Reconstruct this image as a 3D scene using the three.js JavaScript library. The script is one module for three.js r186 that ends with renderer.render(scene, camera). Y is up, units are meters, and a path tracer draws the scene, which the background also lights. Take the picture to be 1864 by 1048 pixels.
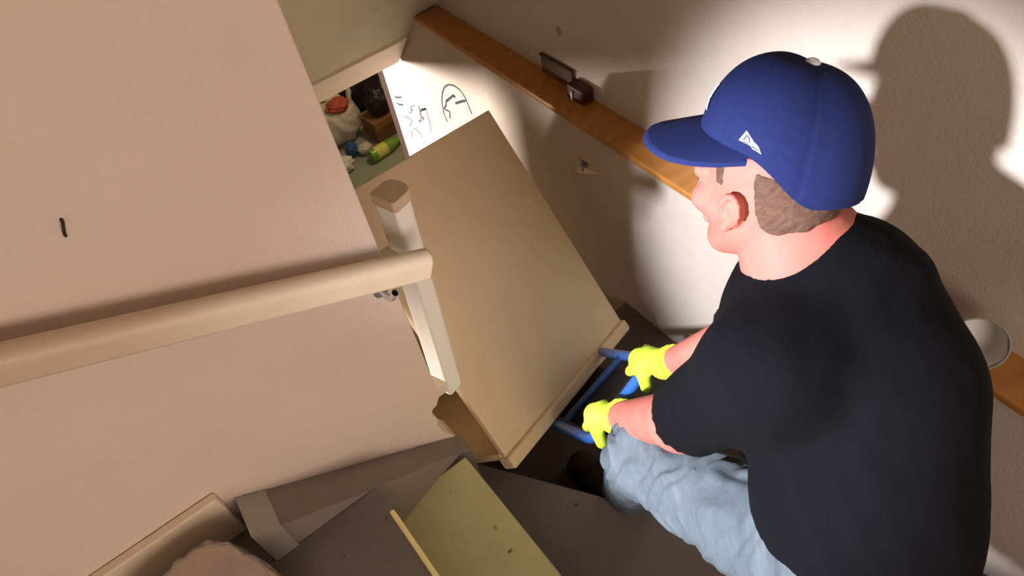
import * as THREE from 'three';
import { mergeGeometries, mergeVertices, toCreasedNormals } from 'three/addons/utils/BufferGeometryUtils.js';
import { RoundedBoxGeometry } from 'three/addons/geometries/RoundedBoxGeometry.js';
import { RectAreaLightUniformsLib } from 'three/addons/lights/RectAreaLightUniformsLib.js';
import { ImprovedNoise } from 'three/addons/math/ImprovedNoise.js';
RectAreaLightUniformsLib.init();

// ---------------------------------------------------------------- camera, light, exposure
const V = (x, y, z) => new THREE.Vector3(x, y, z);
const scene = new THREE.Scene();
scene.background = new THREE.Color(0x000000);
const renderer = new THREE.WebGLRenderer({ antialias: true });
renderer.toneMapping = THREE.LinearToneMapping;
renderer.toneMappingExposure = 1.0;
renderer.shadowMap.enabled = true;
const camera = new THREE.PerspectiveCamera(2 * Math.atan(524 / 1300) * 180 / Math.PI, 1864 / 1048, 0.05, 40);
camera.position.set(0, 1.77, 0);
{ // pitch 49 degrees down, rolled 12 degrees, held at chest height on the upper landing
  const F = V(0.308, -0.755, -0.579).normalize(), R = V(0.883, 0, 0.469).normalize(), U = V().crossVectors(R, F).normalize();
  const r = -Math.atan2(0.21, 0.978), x = R.clone().multiplyScalar(Math.cos(r)).addScaledVector(U, Math.sin(r));
  const y = U.clone().multiplyScalar(Math.cos(r)).addScaledVector(R, -Math.sin(r));
  camera.quaternion.setFromRotationMatrix(new THREE.Matrix4().makeBasis(x, y, F.clone().negate()));
}
scene.add(camera);
const LAMP = {
  fillPanel: { pos: [-0.2, 1.6, 2.2], target: [0.05, 0.8, -0.8], size: [1.3, 1.1], color: 0xffe8d8, power: 7.4 },
  beam: { pos: [-1.15, 1.74, -0.41], target: [0.95, 0.62, -0.42], color: 0xf4f6ff, power: 45, angle: 0.275, penumbra: 0.4, size: 3 },
  work: { pos: [-1.3, 0.17, -3.0], target: [0.9, 0.12, -1.7], color: 0xfff2ea, power: 56, angle: 0.6, penumbra: 0.22, size: 5 },
};

// ---------------------------------------------------------------- helpers
const taken = {};
function numbered(n) { const k = taken[n] = (taken[n] ?? -1) + 1; return k ? `${n}_${String(k).padStart(3, '0')}` : n; }
let seed = 7; const rnd = () => (seed = (seed * 16807) % 2147483647) / 2147483647;
const noise = new ImprovedNoise();
const fbm = (x, y, z) => noise.noise(x, y, z) + 0.5 * noise.noise(2 * x, 2 * y, 2 * z) + 0.25 * noise.noise(4 * x, 4 * y, 4 * z);
function boxUV(g) { // uv in metres from the dominant normal
  if (g.index) g = g.toNonIndexed();
  const p = g.attributes.position, uv = new Float32Array(p.count * 2);
  const a = V(), b = V(), c = V();
  for (let i = 0; i < p.count; i += 3) {
    a.fromBufferAttribute(p, i); b.fromBufferAttribute(p, i + 1); c.fromBufferAttribute(p, i + 2);
    const n = b.clone().sub(a).cross(c.clone().sub(a)), ax = Math.abs(n.x), ay = Math.abs(n.y), az = Math.abs(n.z);
    [a, b, c].forEach((q, k) => {
      const [u, v] = ax >= ay && ax >= az ? [q.z, q.y] : ay >= az ? [q.x, q.z] : [q.x, q.y];
      uv[(i + k) * 2] = u; uv[(i + k) * 2 + 1] = v;
    });
  }
  g.setAttribute('uv', new THREE.BufferAttribute(uv, 2));
  return g;
}
function clean(g) { if (g.index) g = g.toNonIndexed(); for (const k of Object.keys(g.attributes)) if (!['position', 'normal', 'uv'].includes(k)) g.deleteAttribute(k); if (!g.attributes.uv) g = boxUV(g); return g; }
function merge(list) { return list.length === 1 ? list[0] : mergeGeometries(list.map(clean)); }
function mesh(name, geos, mat, parent = scene) {
  const m = new THREE.Mesh(merge(Array.isArray(geos) ? geos : [geos]), mat);
  m.name = parent === scene ? numbered(name) : name; m.castShadow = m.receiveShadow = true; parent.add(m); return m;
}
function group(name, pos = [0, 0, 0]) { const g = new THREE.Group(); g.name = numbered(name); g.position.set(...pos); scene.add(g); return g; }
function tag(o, label, category, grp) { o.userData.label = label; if (category) o.userData.category = category; if (grp) o.userData.group = grp; return o; }
function struct(o, label) { o.userData.kind = 'structure'; if (label) o.userData.label = label; return o; }
function box(x0, y0, z0, x1, y1, z1, r = 0.003) {
  const w = x1 - x0, h = y1 - y0, d = z1 - z0;
  const g = r ? new RoundedBoxGeometry(w, h, d, 2, Math.min(r, w / 2.1, h / 2.1, d / 2.1)) : new THREE.BoxGeometry(w, h, d);
  return boxUV(g.translate((x0 + x1) / 2, (y0 + y1) / 2, (z0 + z1) / 2));
}
function obox(center, ex, ey, ez, w, h, d, r = 0.003) { // a rounded box in its own frame
  const g = boxUV(new RoundedBoxGeometry(w, h, d, 3, r));
  return g.applyMatrix4(new THREE.Matrix4().makeBasis(ex, ey, ez).setPosition(center));
}
function tube(pts, r, seg = 40, rad = 12, closed = false) {
  return boxUV(new THREE.TubeGeometry(new THREE.CatmullRomCurve3(pts.map(p => V(...p)), closed, 'catmullrom', 0.5), seg, r, rad, closed));
}
function ball(c, r, s = [1, 1, 1], seg = 20) { return new THREE.SphereGeometry(r, seg, Math.round(seg * 0.7)).scale(...s).translate(...c); }

// ---------------------------------------------------------------- textures
function tex(w, h, rep, fn, srgb = true) {
  const d = new Uint8Array(w * h * 4);
  for (let j = 0; j < h; j++) for (let i = 0; i < w; i++) { const c = fn(i / w, j / h, i, j), o = (j * w + i) * 4; d[o] = c[0]; d[o + 1] = c[1]; d[o + 2] = c[2]; d[o + 3] = 255; }
  const t = new THREE.DataTexture(d, w, h); t.wrapS = t.wrapT = THREE.RepeatWrapping; t.magFilter = THREE.LinearFilter; t.minFilter = THREE.LinearMipmapLinearFilter; t.generateMipmaps = true;
  if (srgb) t.colorSpace = THREE.SRGBColorSpace; t.repeat.set(rep, rep); t.needsUpdate = true; return t;
}
const cl = x => Math.max(0, Math.min(255, x));
// tileable noise on a torus-like wrap
function tn(u, v, f, z = 0) { const a = u * 2 * Math.PI, b = v * 2 * Math.PI, r = f / (2 * Math.PI); return noise.noise(Math.cos(a) * r + 11.3, Math.sin(a) * r + Math.cos(b) * r + z, Math.sin(b) * r + 5.1); }
function speckles(n, rmin, rmax) { const s = []; for (let i = 0; i < n; i++) s.push([rnd(), rnd(), rmin + rnd() * (rmax - rmin), rnd()]); return s; }
function paintTex(base, amp, rep, specks = [], speckCol = [40, 35, 28]) {
  return tex(512, 512, rep, (u, v) => {
    const n = tn(u, v, 5) * 0.6 + tn(u, v, 14, 3) * 0.4 + tn(u, v, 60, 7) * 0.25; let k = 0;
    for (const [x, y, r, q] of specks) { let dx = Math.abs(u - x), dy = Math.abs(v - y); dx = Math.min(dx, 1 - dx); dy = Math.min(dy, 1 - dy); const d = Math.hypot(dx, dy * (0.6 + q)); if (d < r) k = Math.max(k, (0.35 + 0.6 * q) * (1 - (d / r) ** 2)); }
    return base.map((c, i) => cl((c + amp * n) * (1 - k) + speckCol[i] * k));
  });
}
const bumpFine = tex(256, 256, 6, (u, v) => { const n = 128 + 50 * tn(u, v, 20) + 40 * tn(u, v, 70, 2); return [n, n, n]; }, false);
const bumpCloth = tex(256, 256, 14, (u, v, i, j) => { const n = 128 + 40 * Math.sin(i * Math.PI / 2) * Math.cos(j * Math.PI / 2) + 40 * tn(u, v, 60); return [n, n, n]; }, false);
const woodTex = (a, b, rep) => tex(512, 512, rep, (u, v) => {
  const w = tn(u * 1, v, 3) * 0.12, g = 0.5 + 0.5 * Math.sin((v + w) * 90 + 5 * tn(u, v, 4, 2)); const f = tn(u, v, 90) * 0.15;
  const t = Math.max(0, Math.min(1, g * 0.55 + 0.2 + f)); return a.map((c, i) => cl(c + (b[i] - c) * t));
});
const M = {
  wall: new THREE.MeshStandardMaterial({ map: paintTex([222, 206, 194], 5, 1.1), roughness: 0.75, bumpMap: bumpFine, bumpScale: 0.0012 }),
  wallOuter: new THREE.MeshStandardMaterial({ map: paintTex([188, 176, 164], 6, 1.0), roughness: 0.8, bumpMap: bumpFine, bumpScale: 0.0012 }),
  wallDull: new THREE.MeshStandardMaterial({ map: paintTex([206, 192, 176], 7, 1.0), roughness: 0.8, bumpMap: bumpFine, bumpScale: 0.0012 }),
  ceil: new THREE.MeshStandardMaterial({ map: paintTex([198, 190, 168], 6, 1.0), roughness: 0.9, bumpMap: bumpFine, bumpScale: 0.001 }),
  ledge: new THREE.MeshPhysicalMaterial({ map: woodTex([160, 104, 44], [182, 124, 60], 1.2), roughness: 0.45, clearcoat: 0.3, clearcoatRoughness: 0.4 }),
  rail: new THREE.MeshPhysicalMaterial({ map: paintTex([204, 186, 158], 6, 1.4), roughness: 0.5, clearcoat: 0.2, clearcoatRoughness: 0.5 }),
  white: new THREE.MeshPhysicalMaterial({ map: paintTex([228, 214, 190], 6, 1.4), roughness: 0.5 }),
  treadDark: new THREE.MeshStandardMaterial({ map: paintTex([110, 103, 98], 9, 1.2, speckles(40, 0.0015, 0.008)), roughness: 0.7, bumpMap: bumpFine, bumpScale: 0.001 }),
  treadYellow: new THREE.MeshStandardMaterial({ map: paintTex([188, 184, 136], 12, 1.3, speckles(46, 0.0015, 0.009), [90, 80, 48]), roughness: 0.7, bumpMap: bumpFine, bumpScale: 0.001 }),
  edgeLight: new THREE.MeshStandardMaterial({ map: paintTex([250, 240, 170], 8, 1.3), roughness: 0.5 }),
  floor: new THREE.MeshStandardMaterial({ map: paintTex([84, 74, 66], 12, 1.2, speckles(40, 0.003, 0.015)), roughness: 0.75 }),
  farFloor: new THREE.MeshStandardMaterial({ map: paintTex([140, 148, 132], 10, 0.8), roughness: 0.6 }),
  skirt: new THREE.MeshStandardMaterial({ map: paintTex([128, 118, 106], 8, 1.2), roughness: 0.6 }),
  cabinet: new THREE.MeshPhysicalMaterial({ map: paintTex([216, 194, 156], 5, 1.0), roughness: 0.5, clearcoat: 0.15, clearcoatRoughness: 0.5 }),
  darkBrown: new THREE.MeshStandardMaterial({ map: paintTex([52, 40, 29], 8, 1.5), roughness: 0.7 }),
  blue: new THREE.MeshPhysicalMaterial({ color: 0x2f63b8, roughness: 0.35, clearcoat: 0.5 }),
  black: new THREE.MeshStandardMaterial({ color: 0x17171a, roughness: 0.6 }),
  grey: new THREE.MeshStandardMaterial({ color: 0x9a948c, roughness: 0.6 }),
  steel: new THREE.MeshStandardMaterial({ color: 0xb8b0a4, roughness: 0.35, metalness: 0.8 }),
  skin: new THREE.MeshPhysicalMaterial({ map: paintTex([184, 106, 94], 9, 5), roughness: 0.7, specularIntensity: 0.5 }),
  hair: new THREE.MeshStandardMaterial({ map: paintTex([84, 58, 44], 26, 20), roughness: 0.9 }),
  shirt: new THREE.MeshPhysicalMaterial({ specularIntensity: 0.25, map: paintTex([10, 10, 14], 3, 6), roughness: 0.95, bumpMap: bumpCloth, bumpScale: 0.0006 }),
  jeans: new THREE.MeshPhysicalMaterial({ specularIntensity: 0.4, map: paintTex([88, 97, 104], 22, 4), roughness: 0.9, bumpMap: bumpCloth, bumpScale: 0.0008 }),
  cap: new THREE.MeshPhysicalMaterial({ specularIntensity: 0.5, map: paintTex([26, 38, 88], 5, 5), roughness: 0.85, bumpMap: bumpCloth, bumpScale: 0.0005 }),
  thread: new THREE.MeshStandardMaterial({ color: 0xe9ecf6, roughness: 0.8 }),
  threadBlue: new THREE.MeshStandardMaterial({ color: 0x2c3c80, roughness: 0.8 }),
  glove: new THREE.MeshStandardMaterial({ color: 0xc4de3a, roughness: 0.7, bumpMap: bumpCloth, bumpScale: 0.0008 }),
  gloveDark: new THREE.MeshStandardMaterial({ color: 0x1d1d1c, roughness: 0.6 }),
  shoe: new THREE.MeshStandardMaterial({ map: paintTex([40, 26, 20], 8, 6), roughness: 0.7 }),
  sole: new THREE.MeshStandardMaterial({ color: 0x15110f, roughness: 0.9 }),
  plastic: new THREE.MeshPhysicalMaterial({ color: 0xffffff, transmission: 0.85, thickness: 0, roughness: 0.12, ior: 1.9, clearcoat: 1, clearcoatRoughness: 0.05 }),
  wrapTan: new THREE.MeshPhysicalMaterial({ map: paintTex([172, 140, 108], 26, 3), roughness: 0.3, clearcoat: 1, clearcoatRoughness: 0.08 }),
  marker: new THREE.MeshStandardMaterial({ color: 0x3a3c48, roughness: 0.7 }),
  markerPale: new THREE.MeshStandardMaterial({ color: 0x7a7882, roughness: 0.8 }),
  brownTrim: new THREE.MeshStandardMaterial({ color: 0x3c261e, roughness: 0.6 }),
};

// ---------------------------------------------------------------- room shell
// world: X runs along the partition (down the upper flight), -Z runs down the lower flight, y = 0 is the turn of the stairs
{
  const s = new THREE.Shape(); // partition with a broken lower corner
  [[-2.3, -0.05], [0.09, -0.05], [0.09, 0.325], [0.2145, 0.345], [0.216, 0.362], [0.205, 0.384], [0.197, 0.392], [0.19, 0.43], [0.187, 0.446], [0.193, 0.462], [0.184, 0.487], [0.191, 0.507], [0.204, 0.512], [0.216, 0.535], [0.2145, 1.0], [0.2145, 2.7], [-2.3, 2.7]].forEach(([x, y], i) => i ? s.lineTo(x, y) : s.moveTo(x, y));
  const g = boxUV(new THREE.ExtrudeGeometry(s, { depth: 0.05, bevelEnabled: true, bevelSize: 0.002, bevelThickness: 0.002, bevelSegments: 1 }).translate(0, 0, -0.872));
  struct(mesh('wall_left', g, M.wall), 'painted stair partition wall with a broken lower corner');
}
{
  const s = new THREE.Shape();  // lower outer wall in (z, y), with a torn hole
  s.moveTo(-2.49, -1.65); s.lineTo(2.55, -1.65); s.lineTo(2.55, 0.6); s.lineTo(-2.49, 0.6); s.closePath();
  const h = new THREE.Path(); [[-1.236, 0.483], [-1.215, 0.48], [-1.195, 0.481], [-1.204, 0.462], [-1.22, 0.45], [-1.233, 0.449]].forEach(([x, y], i) => i ? h.lineTo(x, y) : h.moveTo(x, y)); h.closePath(); s.holes.push(h);
  const g = new THREE.ExtrudeGeometry(s, { depth: 0.04, bevelEnabled: false }).rotateY(-Math.PI / 2).scale(-1, 1, 1);
  // after the turn: shape x -> +z ; depth -> +x
  const p = g.attributes.position; for (let i = 0; i < p.count; i++) p.setX(i, 0.95 + Math.abs(p.getX(i)));
  const idx = []; for (let i = 0; i < p.count; i += 3) idx.push(i, i + 2, i + 1); g.setIndex(idx); const g2 = g.toNonIndexed(); g2.computeVertexNormals();
  const w = struct(mesh('wall_right', [boxUV(g2), box(1.01, -1.65, -2.49, 1.2, 0.6, 2.55, 0)], M.wallOuter), 'lower part of the outer stair wall, set forward under the wooden ledge');
  tag(mesh('hole_shade', [box(0.985, 0.43, -1.26, 1.005, 0.5, -1.17, 0.002)], new THREE.MeshStandardMaterial({ color: 0x120c08, roughness: 1 }), w), 'near black slab painted as the shade inside the hole');  // near-black slab stands in for the shade inside the hole
  // torn paint flaps by the hole
  const tri = pts => { const g = new THREE.BufferGeometry(); g.setAttribute('position', new THREE.Float32BufferAttribute(pts.flat(), 3)); g.setAttribute('uv', new THREE.Float32BufferAttribute(pts.flatMap(p => [p[2], p[1]]), 2)); g.computeVertexNormals(); return g; };
  const X = 0.95;
  tag(mesh('paint_flap', [tri([[X - 0.001, 0.452, -1.233], [X - 0.012, 0.43, -1.242], [X - 0.001, 0.39, -1.28]]), tri([[X - 0.012, 0.43, -1.242], [X - 0.001, 0.452, -1.233], [X - 0.008, 0.438, -1.215]]), tri([[X - 0.001, 0.454, -1.216], [X - 0.008, 0.438, -1.215], [X - 0.001, 0.476, -1.14]])], M.wall, w), 'torn flap of paint under a small hole');
}
struct(mesh('wall_right', [box(1.03, 0.58, -2.3, 1.2, 2.75, 2.55, 0)], M.wallOuter), 'upper part of the outer stair wall behind the ledge');
struct(mesh('wall_front', [box(-2.4, -0.1, 2.5, 1.2, 2.75, 2.62, 0)], M.wall));
struct(mesh('wall_back', [box(-2.4, -0.1, -0.93, -2.28, 2.75, 2.6, 0)], M.wall));
struct(mesh('ceiling', [box(-2.4, 2.68, -0.93, 1.2, 2.8, 2.6, 0)], M.ceil), 'ceiling over the upper landing');
{ // soffit sloping down over the lower flight
  const s = new THREE.Shape(), sl = 1.12, z0 = -2.278, y0 = 0.358, zt = 0.12 - 0.93, th = 0.09;
  [[z0, y0], [-0.82, y0 + sl * (-0.82 - z0)], [-0.2, 2.7], [-0.35, 2.75], [z0 - 0.02, y0 + 0.12]].forEach(([z, y], i) => i ? s.lineTo(z, y) : s.moveTo(z, y));
  const g = new THREE.ExtrudeGeometry([(() => { const q = new THREE.Shape(); [[z0, y0], [-0.915, y0 + sl * (-0.915 - z0)], [-0.915, y0 + sl * (-0.915 - z0) + 0.15], [z0 - 0.08, y0 + 0.1], [z0 - 0.08, y0 + 0.03]].forEach(([z, y], i) => i ? q.lineTo(z, y) : q.moveTo(z, y)); return q; })()], { depth: 2.7, bevelEnabled: false });
  g.rotateY(-Math.PI / 2).translate(1.03, 0, 0);
  const c = struct(mesh('ceiling', [boxUV(g)], M.ceil), 'sloping soffit over the lower flight');
  const d = V(0, sl, 1).normalize(), n = V(0, -1, sl).normalize();
  const ctr = V(-0.36, y0, z0).addScaledVector(d, 0.1).addScaledVector(n, 0.004);
  tag(mesh('pale_band', [obox(ctr, V(1, 0, 0), n.clone().negate(), d.clone().negate().multiplyScalar(-1), 2.6, 0.012, 0.2, 0.003)], M.white, c), 'pale flat band along the lower edge of the soffit');  // thin slab in a paler colour than the soffit
}
struct(mesh('wall_left', [box(-0.17, -1.65, -2.25, -0.1, 0.36, -0.875, 0)], M.wallDull), 'low wall added behind the partition to keep lamp light off the cabinet');  // added blocker, keeps the work lamp off the open cabinet side
// close the stairwell above the soffit
struct(mesh('ceiling', [box(-1.75, 1.86, -1.0, 1.2, 2.75, -0.905, 0)].map(g => g), M.ceil), 'closing wall above the soffit behind the partition');
// far, lower room
struct(mesh('floor', [box(-2.6, -1.7, -6.9, 3.2, -1.6, -0.9, 0)], M.farFloor), 'grey green floor of the lower room');
struct(mesh('ceiling', [box(-2.6, 0.42, -6.9, 3.2, 0.52, -2.3, 0)], M.ceil), 'ceiling of the lower room');
struct(mesh('wall_far', [box(-2.6, -1.7, -5.55, 3.2, 0.5, -5.43, 0)], new THREE.MeshStandardMaterial({ map: paintTex([150, 128, 92], 10, 0.6), roughness: 0.85 })), 'tan end wall of the lower room');
struct(mesh('wall_far', [box(-2.7, -1.7, -5.5, -2.58, 0.5, -0.9, 0)], M.wallDull));
struct(mesh('wall_far', [box(3.1, -1.7, -5.5, 3.22, 0.5, -2.3, 0)], M.wallDull));
struct(mesh('wall_far', [box(1.19, -1.7, -2.42, 3.2, 0.5, -2.3, 0)], M.wallDull));
struct(mesh('wall_far', [box(-2.7, -1.7, -2.42, -1.65, 0.5, -2.3, 0)], M.wallDull));
struct(mesh('wall_far', [box(-1.75, -1.7, -2.42, -1.65, 2.0, -0.9, 0)], M.wallDull));
struct(mesh('trim_1', [box(0.962, -1.6, -2.585, 1.2, 0.42, -2.49, 0.004)], M.brownTrim), 'dark brown casing on the end of the outer wall');
// the wooden ledge on top of the lower wall
struct(mesh('trim_2', [box(0.935, 0.6, -2.035, 1.04, 0.62, 2.5, 0.006)], M.ledge), 'orange brown wooden ledge board capping the lower wall');

// ---------------------------------------------------------------- stairs
{
  const st = group('staircase'); struct(st, 'steep stairs turning round the partition end');
  const part = (name, geos, mat, label) => { const m = mesh(name, geos, mat, st); if (label) m.userData.label = label; return m; };
  part('landing_floor', [box(-2.3, 0.535, -0.7155, 0.012, 0.57, 2.5, 0.004), box(-2.3, 0.535, -0.82, -0.2, 0.569, -0.69, 0.002)], M.treadDark, 'dark grey upper landing');
  part('riser', [box(-0.03, 0.36, -0.71, -0.012, 0.536, 2.5, 0)], M.treadYellow);
  part('tread', [box(-0.03, 0.35, -0.757, 0.203, 0.38, 2.5, 0.005)], M.treadYellow, 'pale yellow painted tread with dirt specks');
  part('painted_edge_light', [box(0.0065, 0.549, -0.655, 0.0165, 0.5725, 2.5, 0.004)], M.edgeLight, 'bright yellow strip painted as light caught along the landing edge');  // bright colour stands in for light caught on the landing edge
  part('riser', [box(0.165, 0.18, -0.76, 0.185, 0.352, 2.5, 0)], M.treadDark);
  const s = new THREE.Shape(); // winder tread, in (x, -z)
  [[0.165, 0.82], [0.242, 0.822], [0.945, -0.245], [0.945, -2.5], [0.165, -2.5]].forEach(([x, y], i) => i ? s.lineTo(x, y) : s.moveTo(x, y));
  part('winder_tread', [boxUV(new THREE.ExtrudeGeometry(s, { depth: 0.185, bevelEnabled: true, bevelSize: 0.003, bevelThickness: 0.004, bevelSegments: 2 }).rotateX(-Math.PI / 2))], M.treadDark, 'dark wedge shaped winder tread');
  part('turn_floor', [box(0.16, -0.12, -1.06, 0.95, 0.0, 2.5, 0.004)], M.floor, 'dark floor at the turn of the stairs');
  for (let k = 0; k < 7; k++) { const y = -0.2 * (k + 1), z = -1.05 - 0.17 * k; part('lower_step', [box(-0.6, y - 0.2, z - 0.18, 0.95, y, z, 0.004)], M.floor); }
  // skirt: front top edge runs through the nosings, back edge climbs onto the partition
  const tri = []; const f = (x) => [x, 0.5705 - 0.95 * x, -0.714 - 0.29 * Math.max(0, x)], b = (x) => [x, 0.62 - 0.676 * (x + 0.16), -0.8195];
  const quad = (a, bb, c, d) => tri.push(a, bb, c, a, c, d);
  const xs = [-0.167, -0.08, 0, 0.1, 0.2, 0.228];
  const F = x => { const q = f(x); if (x < 0) q[1] = 0.5705 - 0.53 * x; return q; };
  for (let i = 0; i + 1 < xs.length; i++) { const x = xs[i], y = xs[i + 1]; quad(F(x), F(y), b(y), b(x)); const lo = p => [p[0], 0.18, p[2]]; quad(lo(F(x)), lo(F(y)), F(y), F(x)); }
  const e = F(xs[0]), eb = b(xs[0]); quad([e[0], 0.3, eb[2]], [e[0], 0.3, e[2]], e, eb);
  const e2 = F(0.228), e2b = b(0.228); quad([0.228, 0.18, e2[2]], [0.228, 0.18, e2b[2]], e2b, e2);
  const g = new THREE.BufferGeometry(); g.setAttribute('position', new THREE.Float32BufferAttribute(tri.flat(), 3)); g.computeVertexNormals();
  part('skirt_board', [boxUV(g)], M.skirt, 'grey skirt board along the partition');
  const c = [-0.195, -0.15].map(x => [x, F(x), b(x)]);
  const gc = new THREE.BufferGeometry(), t2 = []; const q2 = (a, bb, cc, d) => t2.push(a, bb, cc, a, cc, d), up = (p, k = 0.004) => [p[0], p[1] + k, p[2] + 0.002];
  q2(up(c[0][1]), up(c[1][1]), up(c[1][2]), up(c[0][2])); q2([c[0][1][0], 0.57, c[0][1][2] + 0.004], [c[1][1][0], 0.57, c[1][1][2] + 0.004], up(c[1][1]), up(c[0][1]));
  gc.setAttribute('position', new THREE.Float32BufferAttribute(t2.flat(), 3)); gc.computeVertexNormals();
  part('skirt_cap', [boxUV(gc)], new THREE.MeshPhysicalMaterial({ color: 0x98948a, roughness: 0.3, clearcoat: 0.8, clearcoatRoughness: 0.2 }), 'shiny grey end of the skirt board');
}
// baseboard of the upper landing
struct(mesh('baseboard_left', [box(-2.2, 0.57, -0.819, -0.213, 0.698, -0.8, 0.004)], M.white), 'cream baseboard ending at the stair head');

// ---------------------------------------------------------------- handrail on the partition
{
  const a = V(-0.7, 1.383, -0.772), b = V(0.266, 0.947, -0.772), d = b.clone().sub(a), L = d.length(); d.normalize();
  const prof = new THREE.Shape(); // mopstick: flat face, rounded top
  prof.moveTo(-0.022, -0.03); prof.lineTo(0.022, -0.03); prof.quadraticCurveTo(0.027, -0.029, 0.027, -0.022); prof.lineTo(0.027, 0.008); prof.quadraticCurveTo(0.026, 0.03, 0, 0.031); prof.quadraticCurveTo(-0.026, 0.03, -0.027, 0.008); prof.lineTo(-0.027, -0.022); prof.quadraticCurveTo(-0.027, -0.029, -0.022, -0.03);
  const make = (len, kx = 0.66) => new THREE.ExtrudeGeometry(prof, { depth: len, bevelEnabled: true, bevelSize: 0.002, bevelThickness: 0.003, bevelSegments: 2, curveSegments: 10 }).scale(kx, 0.72, 1);
  const place = (g, o, dir, up) => { const x = V().crossVectors(up, dir).normalize(), y = V().crossVectors(dir, x); return boxUV(g).applyMatrix4(new THREE.Matrix4().makeBasis(x, y, dir).setPosition(o)); };
  const hr = group('handrail', [0, 0, 0]); tag(hr, 'cream painted wooden handrail sloping down along the partition wall', 'handrail');
  mesh('rail', [place(make(L), a, d, V(0, 1, 0))], M.rail, hr);
  mesh('bracket', [tube([[0.19, 0.9, -0.822], [0.195, 0.9, -0.79], [0.2, 0.93, -0.768]], 0.006, 12, 8), new THREE.CylinderGeometry(0.013, 0.013, 0.006, 14).rotateX(Math.PI / 2).translate(0.19, 0.9, -0.817)], M.steel, hr);
  mesh('bracket', [tube([[-0.5, 1.25, -0.822], [-0.5, 1.25, -0.79], [-0.5, 1.28, -0.768]], 0.006, 12, 8), new THREE.CylinderGeometry(0.013, 0.013, 0.006, 14).rotateX(Math.PI / 2).translate(-0.5, 1.25, -0.817)], M.steel, hr);
  // the upright rail past the partition end
  const t = V(0.284, 1.013, -0.872), u = V(0.261, 0.478, -0.872), e = t.clone().sub(u), L2 = e.length(); e.normalize();
  const pr = group('upright_rail'); tag(pr, 'short upright rail, lamp light painted on as near white, with a flat end standing past the partition edge', 'rail');
  mesh('rail', [place(make(L2, 0.86), u, e, V(0.95, 0, -0.31))], new THREE.MeshPhysicalMaterial({ map: paintTex([250, 248, 242], 3, 1.4), roughness: 0.45 }), pr);  // near-white colour stands in for lamp light falling on this rail
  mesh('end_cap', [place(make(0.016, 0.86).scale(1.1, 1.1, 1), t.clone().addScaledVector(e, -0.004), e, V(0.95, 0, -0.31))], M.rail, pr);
  mesh('fixing_block', [box(0.2135, 0.485, -0.895, 0.262, 0.52, -0.85, 0.003)], M.white, pr);
  mesh('fixing_block', [box(0.2135, 0.88, -0.895, 0.27, 0.905, -0.85, 0.003)], M.white, pr);
}
{
  const line = (pts, r) => tube(pts.map(([x, y]) => [x, y, -0.8222]), r, 14, 6).translate(0, 0, 0.8222).scale(1, 1, 0.3).translate(0, 0, -0.8222);
  const w = scene.getObjectByName('wall_left'), sm = new THREE.MeshStandardMaterial({ color: 0x8e7a68, roughness: 0.9 });
  mesh('scuff_mark', [line([[-0.188, 0.711], [-0.168, 0.697], [-0.155, 0.675]], 0.0022)], sm, w); mesh('scuff_mark', [line([[-0.147, 0.685], [-0.14, 0.666], [-0.137, 0.644]], 0.002)], sm, w);
  mesh('filler_spot', [boxUV(new THREE.CylinderGeometry(0.011, 0.012, 0.003, 18).rotateZ(Math.PI / 2).translate(1.0295, 0.773, -1.38))], new THREE.MeshStandardMaterial({ color: 0x9a8570, roughness: 0.9 }), scene.getObjectByName('wall_right_001'));
}
tag(mesh('bent_nail', [tube([[-0.113, 1.278, -0.822], [-0.113, 1.277, -0.814], [-0.116, 1.272, -0.811], [-0.119, 1.265, -0.812], [-0.120, 1.260, -0.814]], 0.002, 16, 8)], M.darkBrown), 'dark bent nail sticking out of the partition above the handrail', 'nail');

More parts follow.
